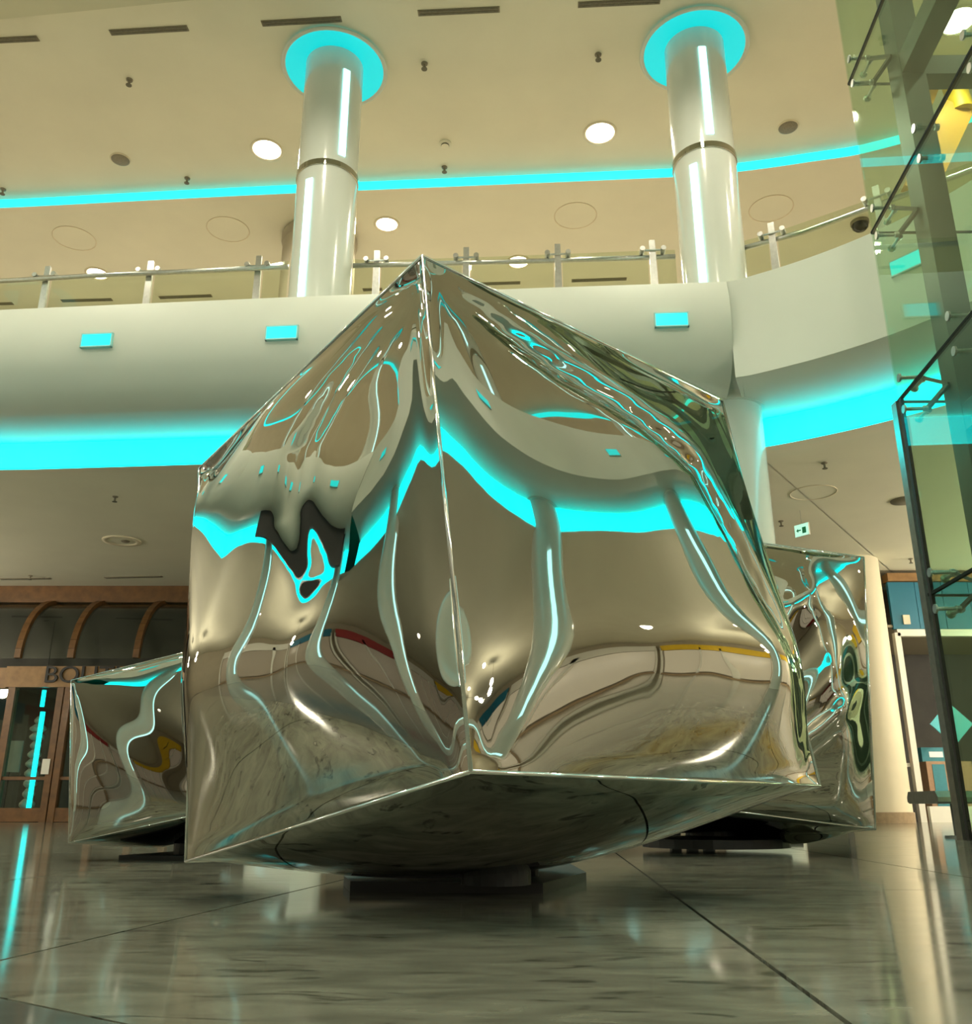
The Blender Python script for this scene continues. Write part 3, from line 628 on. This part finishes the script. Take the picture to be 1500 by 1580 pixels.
MB().box(((xj+XR)/2, Ys, sz(977)), (XR-xj, .1, .10)).build('header', 'offwhite', sh)
MB().box((xj, Ys, sz(977)/2), (.085, .1, sz(977))).build('jamb', 'offwhite', sh)
for k in range(9):
    a = xj+.1+k*.5
    MB().box((a+.25, Ys, sz(1244)/2), (.49, .08, sz(1244))).build('low_wall_panel', 'offwhite', sh)
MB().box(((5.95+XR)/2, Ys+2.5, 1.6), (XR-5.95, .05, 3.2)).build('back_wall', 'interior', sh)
MB().box(((5.95+XR)/2, Ys+1.25, 2.75), (XR-5.95, 2.5, .04)).build('inner_ceiling', 'backw', sh)
fix(sh)
bpy.data.objects['wall_front'].scale = (1, 1, 1)
for (px, py, wd, ht, m, nm_, lab, zbase) in ((1456, 1208, .62, .62, 'card', 'cardboard_box', 'brown cardboard box with a blue label on the right shop floor', None), (1436, 1168, .42, .18, 'teal', 'teal_box', 'teal box lying on top of the cardboard box in the right shop', 'on')):
    p = aty(px, py, Ys+.6)
    if zbase is None:
        zz = aty(px, 1176, Ys+.6).z; t = thing(nm_, lab, 'box', None, (p.x, Ys+.6, 0)); 
        MB().box((0, 0, zz/2), (.66, .5, zz)).build('carton', m, t); MB().box((-.16, -.253, zz*.5), (.18, .006, zz*.9)).build('label_strip', 'teal', t); ztop = zz
    else:
        t = thing(nm_, lab, 'box', None, (p.x, Ys+.6, ztop)); MB().box((0, 0, .1), (.42, .36, .2)).build('carton', m, t); MB().box((0, -.182, .1), (.2, .004, .08)).build('label_strip', 'whitel', t)
dm = aty(1468, 1117, Ys-.12); t = thing('diamond_sign', 'turquoise diamond shaped sign hanging in the right shop window', 'sign', None, dm)
MB().box((0, 0, 0), (.43, .015, .43), Matrix.Rotation(PI/4, 3, 'Y')).build('panel', 'turq', t)
ln = MB()
for k, wd in enumerate((.10, .18, .14, .16)): ln.box((-.05, -.010, .10-.055*k), (wd, .004, .022))
ln.build('print_lines', 'whitel', t); MB().tube([(0, 0, .29), (0, 0, sz(984)-dm.z)], .004, 6).build('string', 'steel', t)
zsf = sz(1180)+.025; t = thing('narrow_shelf', 'narrow white shelf between the cream pillar and the white shop frame', 'shelf', None, (xj-.22, Ys+.12, 0)); MB().box((0, 0, sz(1180)), (.34, .2, .05)).build('board', 'offwhite', t)
for q in (-.155, .155): MB().box((q, .08, sz(1180)/2-.0125), (.02, .02, sz(1180)-.025)).build('leg', 'steel', t)
p = aty(1397, 1160, Ys+.12)
t = thing('red_box', 'red and white boxes on the narrow shelf beside the cream pillar', 'box', None, (xj-.23, Ys+.12, zsf)); MB().box((0, 0, .2), (.13, .12, .4)).build('carton', 'red', t); MB().box((0, -.062, .12), (.08, .004, .12)).build('label_strip', 'whitel', t)
p = aty(1405, 1230, Ys+.12); t = thing('purple_bag', 'dark purple bag below the narrow shelf beside the cream pillar', 'bag', None, (xj-.22, Ys+.10, 0))
MB().lathe((0, 0, 0), [(0, 0), (.08, 0), (.09, .1), (.08, .35), (.05, .42), (.03, .44), (0, .44)], 16).build('body', 'purple', t, True); MB().tube([(-.04, 0, .42), (-.03, 0, .52), (.03, 0, .52), (.04, 0, .42)], .008, 6).build('handle', 'purple', t)
MB  # added, unseen upper shop windows that light the upper ceiling, shops behind the viewer
def shop(name, c, axis, wd, z0, ht, sign, glow, label):
    u = Vector((1, 0, 0)) if axis == 'x' else Vector((0, 1, 0)); cc = Vector((c[0], c[1], 0)); inn = (Vector((-1.2, 0, 0))-cc); v = Vector((0, 1, 0)) if axis == 'x' else Vector((1, 0, 0)); v = v if inn.dot(v) > 0 else -v
    t = thing(name, label, 'shop front', 'shop fronts with added glow outside the view', (c[0], c[1], z0)); R = Matrix(((u.x, v.x, 0), (u.y, v.y, 0), (0, 0, 1)))
    MB().box(R @ Vector((0, .05, ht*.43)), (wd-.2, .03, ht*.74), R).build('added_glow_window', glow, t)
    MB().box(R @ Vector((0, .1, ht*.9)), (wd, .14, ht*.18), R).build('sign_board', sign, t)
    for k in range(4): MB().box(R @ Vector((-wd/2+wd*k/3, .1, ht*.45)), (.1, .14, ht*.9), R).build('mullion', 'offwhite', t)
    MB().box(R @ Vector((0, .1, .05)), (wd, .16, .1), R).build('sill', 'plinth', t)
for k, y in enumerate((-12, -7.5, -3, 1.5, 6, 10.5)):
    shop('added_upper_shop', (-13.9, y), 'y', 4.2, 4.6, 3.0, 'offwhite', 'fillglow', 'upper shop front added to light the ceiling, on the left side'); shop('added_upper_shop', (11.9, y), 'y', 4.2, 4.6, 3.0, 'offwhite', 'fillglow', 'upper shop front added to light the ceiling, on the right side')
for k, x in enumerate((-11, -6.5, -2, 2.5, 7)):
    shop('added_upper_shop', (x, 14.55), 'x', 4.2, 4.6, 3.0, 'offwhite', 'fillglow', 'upper shop front added to light the ceiling, on the far side, hidden behind the parapet'); shop('added_upper_shop', (x, -14.9), 'x', 4.2, 4.6, 3.0, 'offwhite', 'fillglow', 'upper shop front added to light the ceiling, on the rear side')
sg_ = ['yellow', 'offwhite', 'red', 'blue', 'offwhite', 'yellow']  # ground floor shops; their window glow is added to lift the lower ceiling
for k, y in enumerate((-12, -7.5, -3, 1.5, 6)):
    shop('lower_shop', (-13.9, y), 'y', 4.2, 0, 3.2, sg_[k], 'filldim', 'ground floor shop with added faint glow on the left side'); shop('lower_shop', (11.9, y), 'y', 4.2, 0, 3.2, sg_[(k+2) % 6], 'fillmid', 'ground floor shop with added soft glow on the right side')
for k, x in enumerate((-11, -6.5, -2, 2.5, 7)): shop('lower_shop', (x, -14.9), 'x', 4.2, 0, 3.2, sg_[(k+1) % 6], 'fillmid', 'ground floor shop with added soft glow on the rear side')

# ------------------------------------------------------------------ crushed mirror cubes
def bicubic(D, k):                                          # upsample a grid of (n+1)^2 values k times, Catmull-Rom
    def up(A):
        n = A.shape[0]-1; E = np.vstack([2*A[0]-A[1], A, 2*A[-1]-A[-2]]); out = []
        for i in range(n):
            a, b, c, d = E[i], E[i+1], E[i+2], E[i+3]
            for q in range(k):
                t = q/k; out.append(.5*((2*b)+(c-a)*t+(2*a-5*b+4*c-d)*t*t+(3*b-a-3*c+d)*t**3))
        out.append(A[-1]); return np.array(out)
    return up(up(D).T).T
def tps(P, G, Q, lam):                                     # thin-plate interpolation of scattered slopes
    def U(r2): return np.where(r2 > 1e-12, .5*r2*np.log(np.maximum(r2, 1e-12)), 0)
    n = len(P); K = U(((P[:, None]-P[None])**2).sum(-1))+lam*np.eye(n); T = np.hstack([np.ones((n, 1)), P])
    A = np.block([[K, T], [T.T, np.zeros((3, 3))]]); w = np.linalg.solve(A, np.vstack([G, np.zeros((3, G.shape[1]))]))
    return U(((Q[:, None]-P[None])**2).sum(-1)) @ w[:n]+np.hstack([np.ones((len(Q), 1)), Q]) @ w[n:]
def solve_face(n, cps, bend=1e-5, lam=.0003, clampv=.8):
    """height over a unit square, zero on the rim, whose slope follows a smooth field through the control points (u, v, du, dv, weight)"""
    P = np.array([c[:2] for c in cps]); G = np.array([c[2:4] for c in cps]); h = 1./n
    g = (np.arange(n)+.5)*h; Q = np.array([(u, v) for u in g for v in g]); F = np.clip(tps(P, G, Q, lam), -clampv, clampv).reshape(n, n, 2)
    N = n-1; A = np.zeros((N*N, N*N)); rhs = np.zeros(N*N); idx = lambda i, j: (i-1)*N+(j-1)
    def acc(terms, tgt, wt):
        tt = [(idx(i, j), c) for i, j, c in terms if 0 < i < n and 0 < j < n]
        for a, ca in tt:
            rhs[a] += wt*ca*tgt
            for b, cb in tt: A[a, b] += wt*ca*cb
    q = bend*h*h/h**4
    for i in range(1, n):
        for j in range(1, n): acc([(i-1, j, 1), (i, j, -2), (i+1, j, 1)], 0, q); acc([(i, j-1, 1), (i, j, -2), (i, j+1, 1)], 0, q)
    for i in range(n):
        for j in range(n):
            acc([(i, j, 1), (i+1, j, -1), (i, j+1, -1), (i+1, j+1, 1)], 0, 2*q)
            e = min(i+.5, j+.5, n-i-.5, n-j-.5)*h; w = h*h*min(1., max(.25, (e-.005)/.035))
            acc([(i+1, j, .5/h), (i+1, j+1, .5/h), (i, j, -.5/h), (i, j+1, -.5/h)], F[i, j, 0], w*.35)
            acc([(i, j+1, .5/h), (i+1, j+1, .5/h), (i, j, -.5/h), (i+1, j, -.5/h)], F[i, j, 1], w)
    D = np.zeros((n+1, n+1)); D[1:n, 1:n] = np.linalg.solve(A, rhs).reshape(N, N); return D
def pillow(n, amp, p=.6, seed=0, wob=0.):
    D = np.zeros((n+1, n+1)); rs = random.Random(seed); ws = [(rs.uniform(1, 4), rs.uniform(1, 4), rs.uniform(0, 6.28), rs.uniform(-1, 1)) for _ in range(7)]
    for i in range(n+1):
        for j in range(n+1):
            u, v = i/n, j/n; s = (16*u*(1-u)*v*(1-v)); D[i, j] = amp*s**p+wob*s*sum(a*math.sin(fx*u*PI+fy*v*PI+ph) for fx, fy, ph, a in ws)
    return D
def groove(D, face, pts, amp, sig):                          # press a fold along a line of pixels into a solved face
    uv = [np.array(cp(face, x, y, (0, 0, 5))[:2]) for x, y in pts]; n = D.shape[0]-1; E = D.copy()
    for i in range(1, n):
        for j in range(1, n):
            p = np.array((i/n, j/n)); best = 9.; tb = 0
            for k in range(len(uv)-1):
                a, b = uv[k], uv[k+1]; t = min(1, max(0, float((p-a) @ (b-a)/((b-a) @ (b-a))))); dd = float(np.linalg.norm(p-a-(b-a)*t))
                if dd < best: best = dd; tb = (k+t)/(len(uv)-1)
            e = min(1., 14*min(i, j, n-i, n-j)/n); E[i, j] += amp*math.exp(-(best/sig)**2)*e*math.sin(PI*min(1, max(0, .08+.84*tb)))
    return E
def ridge(D, u0, amp):                                       # a standing vertical fold
    n = D.shape[0]-1
    for i in range(n+1):
        for j in range(n+1):
            u, v = i/n, j/n; w_ = u0+.05*math.sin(5*v+.5); t = u/w_ if u < w_ else (1-u)/(1-w_); t = t*t*(3-2*t)*.4+t*.6; D[i, j] += amp*t*min(1, (5*v*(1-v))**.5)
    return D
def crumple(n, amp, seed, ridges, wob):
    D = pillow(n, amp, .55, seed, wob); rs = random.Random(seed+50)
    for _ in range(ridges):
        a = np.array((rs.uniform(0, 1), rs.uniform(0, 1))); th = rs.uniform(0, PI); d = np.array((math.cos(th), math.sin(th))); L = rs.uniform(.15, .5); A = rs.uniform(-1, 1)*.03; sg = rs.uniform(.03, .09)
        for i in range(n+1):
            for j in range(n+1):
                p = np.array((i/n, j/n))-a; l = float(p @ d); w_ = float(p[0]*d[1]-p[1]*d[0]); s = 16*(i/n)*(1-i/n)*(j/n)*(1-j/n); D[i, j] += min(1, s*2)*A*math.exp(-(l/L)**2-(w_/sg)**2)
    return D
def cube(name, label, F, ex, ey, ez, size, faces, plate, k=1, group='crushed mirror cubes'):
    """faces: dict of face -> grid of heights in units of the edge length"""
    F, ex, ey, ez = Vector(F), Vector(ex), Vector(ey), Vector(ez); ctr = F+(ex+ey+ez)*size/2
    t = thing(name, label, 'sculpture', group, (ctr.x, ctr.y, 0)); o0 = Vector((ctr.x, ctr.y, 0))
    fr = {'right': (F, ex, ez, -ey), 'left': (F, ey, ez, -ex), 'bottom': (F, ex, ey, -ez), 'top': (F+ez*size, ex, ey, ez), 'backr': (F+ex*size, ey, ez, ex), 'backl': (F+ey*size, ex, ez, ey)}
    bm = bmesh.new()
    for key, (o, u, v, n) in fr.items():
        D = bicubic(faces[key], k) if k > 1 else faces[key]; m = D.shape[0]-1
        vs = [[bm.verts.new(o+(u*(i/m)+v*(j/m)+n*float(D[i, j]))*size-o0) for j in range(m+1)] for i in range(m+1)]
        flip = u.cross(v).dot(n) < 0
        for i in range(m):
            for j in range(m):
                q = (vs[i][j], vs[i+1][j], vs[i+1][j+1], vs[i][j+1]); bm.faces.new(q[::-1] if flip else q)
    bmesh.ops.remove_doubles(bm, verts=bm.verts, dist=1e-5)
    me = bpy.data.meshes.new('shell'); bm.to_mesh(me); bm.free(); me.materials.append(M['chrome']); me.shade_smooth(); me.set_sharp_from_angle(angle=.75)
    o = bpy.data.objects.new('shell', me); C.objects.link(o); o.parent = t
    r = .0036*size; c = {(a, b, d): F+(ex*a+ey*b+ez*d)*size-o0 for a in (0, 1) for b in (0, 1) for d in (0, 1)}
    for p in c:
        for ax in range(3):
            if p[ax] == 0:
                q = list(p); q[ax] = 1; MB().tube([c[p], c[tuple(q)]], r, 8).build('edge_seam', 'seam', o, True)
    for nm_, bmx in plate: 
        ob = bmx.build(nm_, 'blackmet', t); ob.location = -o0
    return t
def axes(F, BR, BL, T):
    F, BR, BL, T = map(Vector, (F, BR, BL, T)); s = (BR-F).length; return F, (BR-F)/s, (BL-F)/s, (T-F)/s, s
NG = 40
# --- the large cube
Fm, exm, eym, ezm, sm = axes((-.0202, 1.256, .2089), (.6472, 1.8352, .2046), (-.5922, 1.9139, .0643), (-.1118, 1.368, 1.0807))
def cp(face, px, py, Q, wt=1.):
    """a control point: seen at this pixel of the face, the mirror should show the world point Q"""
    o, u, v, n = {'right': (Fm, exm, ezm, -eym), 'left': (Fm, eym, ezm, -exm), 'bottom': (Fm, exm, eym, -ezm)}[face]
    r = ray(px, py).normalized(); c0 = Vector((0, 0, CH)); t = (o-c0).dot(n)/r.dot(n); P = c0+r*t
    uu, vv = (P-o).dot(u)/sm, (P-o).dot(v)/sm
    h = ((Vector(Q)-P).normalized()-r).normalized(); hu, hv, hn = h.dot(u), h.dot(v), h.dot(n)
    if hn < .15: hn = .15
    return (uu, vv, -hu/hn, -hv/hn, wt)
def env(az, el, dist=None):
    """a point of the hall seen from the cube towards azimuth az (0 ahead, 90 right): an edge of the ring, the ceilings or the floor"""
    a = math.radians(az); d = Vector((math.sin(a), math.cos(a))); c = Vector((0, 1.7))
    if el == 'ceil': p = c+d*dist; return (p.x, p.y, ZC)
    if el == 'floor': p = c+d*dist; return (p.x, p.y, 0)
    off, z = {'rail': (.85, 5.8), 'ptop': (0, 4.9), 'pmid': (0, 4.4), 'pbot': (0, 3.9), 'soff': (.6, 3.9), 'cove': (1.05, 3.76), 'low': (2.8, 3.6), 'low2': (5, 3.6), 'wall': (5.6, 1.8), 'hor': (5.6, .1), 'up': (2.8, 8.4)}[el]
    best = 0
    for i in range(len(ring)):
        p, q = Vector(ring[i])-c, Vector(ring[(i+1) % len(ring)])-c; e = q-p; den = d.x*e.y-d.y*e.x
        if abs(den) < 1e-9: continue
        t = (p.x*e.y-p.y*e.x)/den; u = (p.x*d.y-p.y*d.x)/den
        if 0 <= u <= 1 and t > best: best = t
    p = c+d*(best+off); return (p.x, p.y, z)
def V3(px, py, az, el, dist=None, wt=1.): return (px, py, env(az, el, dist), wt)
LEFT = [V3(c[0], c[1], c[2]+10, *c[3:]) for c in (
    (345, 760, -55, 'up'), (345, 800, -55, 'ptop'), (350, 880, -55, 'pbot'), (365, 1000, -58, 'cove'), (350, 1110, -55, 'hor'), (340, 1180, -66, 'floor', 3.5), (330, 1250, -68, 'floor', 2.5),
    (430, 600, -75, 'ceil', 4), (420, 690, -75, 'up'), (430, 745, -75, 'rail'), (430, 795, -75, 'ptop'), (430, 860, -75, 'pbot'), (430, 940, -75, 'soff'), (400, 950, -70, 'soff'), (430, 995, -75, 'cove'), (480, 960, -85, 'soff'), (430, 1075, -75, 'hor'), (430, 1130, -75, 'floor', 2.2), (430, 1180, -75, 'floor', 1.6), (420, 1240, -75, 'floor', 1.2),
    (500, 560, -95, 'ceil', 3), (490, 720, -92, 'up'), (500, 820, -92, 'ptop'), (510, 910, -92, 'pbot'), (520, 1000, -92, 'cove'), (530, 1045, -92, 'hor'), (550, 1100, -95, 'floor', 2.2), (570, 1150, -95, 'floor', 1.2), (600, 1180, -95, 'floor', .9),
    (600, 500, -130, 'ceil', 4), (590, 620, -120, 'ptop'), (560, 700, -115, 'up'), (605, 850, -120, 'cove'), (590, 960, -115, 'low2'), (610, 1060, -118, 'hor'),
    (645, 520, -140, 'ptop'), (640, 620, -135, 'pmid'), (625, 745, -130, 'cove'), (640, 860, -130, 'low'), (650, 980, -130, 'low2'), (665, 1090, -130, 'hor'),
    (668, 600, -150, 'pbot'), (676, 690, -150, 'cove'), (685, 820, -150, 'low'), (695, 980, -150, 'low2'), (705, 1120, -150, 'hor'))]
RIGHT = [V3(*c) for c in (
    (690, 480, 140, 'ptop'), (690, 580, 140, 'pbot'), (705, 665, 140, 'cove'), (715, 800, 140, 'low'), (725, 980, 140, 'low2'), (735, 1130, 140, 'hor'),
    (730, 500, 130, 'ptop'), (750, 600, 128, 'pbot'), (765, 695, 126, 'cove'), (780, 820, 124, 'low'), (790, 980, 122, 'low2'), (780, 1110, 124, 'hor'), (800, 1175, 120, 'floor', 2),
    (800, 560, 118, 'ptop'), (830, 650, 115, 'pbot'), (840, 745, 114, 'cove'), (860, 850, 110, 'low'), (860, 970, 108, 'low2'), (860, 1080, 106, 'hor'), (880, 1150, 100, 'floor', 2),
    (880, 620, 105, 'ptop'), (900, 700, 100, 'pbot'), (915, 770, 97, 'cove'), (940, 900, 92, 'low'), (950, 1000, 90, 'low2'), (955, 1055, 90, 'hor'), (980, 1130, 85, 'floor', 2.5),
    (960, 650, 85, 'up'), (980, 700, 72, 'ptop'), (990, 765, 70, 'cove'), (1010, 880, 66, 'low'), (1030, 990, 64, 'low2'), (1040, 1065, 62, 'hor'), (1060, 1140, 60, 'floor', 2.5),
    (900, 560, 80, 'ceil', 6), (1000, 620, 70, 'ceil', 4), (1070, 690, 54, 'up'), (1090, 800, 51, 'pmid'), (1110, 900, 51, 'cove'), (1140, 1000, 51, 'low'), (1170, 1080, 51, 'hor'), (1200, 1150, 51, 'floor', 3))]
faces = {'right': solve_face(NG, [cp('right', *c) for c in RIGHT]) if RIGHT else pillow(NG, .07), 'left': solve_face(NG, [cp('left', *c) for c in LEFT]) if LEFT else pillow(NG, .07),
         'bottom': pillow(NG, .10, .7), 'top': pillow(NG, .03, .7, 3, .004), 'backr': pillow(NG, .05, .6, 4, .01), 'backl': pillow(NG, .05, .6, 5, .01)}
faces['right'] = groove(faces['right'], 'right', [(700, 450), (770, 520), (850, 590), (950, 655), (1040, 735), (1095, 850), (1150, 980), (1220, 1120)], -.022, .035)
faces['left'] = groove(faces['left'], 'left', [(640, 440), (590, 520), (545, 610), (515, 700), (512, 790), (540, 900)], -.012, .045)
st = MB(); q = [atz(530, 1366, 0), atz(540, 1376, 0), atz(838, 1379, 0), atz(905, 1360, 0), atz(870, 1338, 0), atz(560, 1332, 0)]
st.prism([(p.x, p.y) for p in q], .0, .02)
po = MB(); po.tube([(.10, 2.18, .02), (.10, 2.15, .16)], .018, 12)
tb = MB(); tb.tube([(.05, 2.12, .10), (.20, 2.10, .105)], .016, 12)
pc_ = MB(); pc_.lathe((.02, 1.95, 0), [(0, .02), (.07, .02), (.07, .08), (0, .08)], 28)
cube('mirror_cube', 'large crushed mirror steel cube tilted on a black base, in front', Fm, exm, eym, ezm, sm, faces, [('base_plate', st), ('support_post', po), ('cross_tube', tb), ('pivot', pc_)], 4)
# --- the two cubes behind
F_, ex_, ey_, ez_, s_ = axes((-1.3717, 3.1724, .0586), (-.8481, 3.0512, .1618), (-1.2423, 3.7031, .025), (-1.4644, 3.2289, .595))
fc = {k: pillow(NG, .06, .6, i, .004) for i, k in enumerate(('right', 'left', 'bottom', 'top', 'backr', 'backl'))}
st = MB(); st.prism([(-1.25, 3.3), (-.8, 3.2), (-.72, 3.6), (-1.15, 3.7)], 0, .014); po = MB(); po.lathe((-1.0, 3.42, 0), [(.1, .014), (.1, .05), (.06, .06), (.06, .12)], 20)
cube('mirror_cube', 'small crushed mirror cube in front of the boutique', F_, ex_, ey_, ez_, s_, fc, [('base_plate', st), ('pivot', po)], 2)
F_, ex_, ey_, ez_, s_ = axes((.3758, 3.3942, .2181), (1.4116, 3.4823, .0944), (.2807, 4.4352, .1626), (.4942, 3.4604, 1.2561))
fc = {k: crumple(NG, .04, i+20, 12, .01) for i, k in enumerate(('right', 'left', 'bottom', 'top', 'backr', 'backl'))}
fc['right'] = ridge(crumple(NG, .015, 31, 16, .008), .80, .10)
st = MB(); a = atz(1028, 1302, 0); b = atz(1240, 1303, 0); st.prism([(a.x, a.y), (b.x, b.y), (b.x-.1, b.y+.5), (a.x, a.y+.5)], 0, .016)
bl = []
for k in range(3):
    p = atz(1047+26*k, 1301, 0); m = MB(); m.box((p.x, p.y+.08, .04), (.05, .06, .06)); bl.append(('spacer_block', m))
po = MB(); po.lathe((.95, 4.0, 0), [(.3, .016), (.3, .05), (.1, .06), (.1, .15)], 24)
cube('mirror_cube', 'crushed mirror cube with deep wrinkles behind the large cube, beside the cream pillar', F_, ex_, ey_, ez_, s_, fc, [('base_plate', st), ('pivot', po)]+bl, 2)
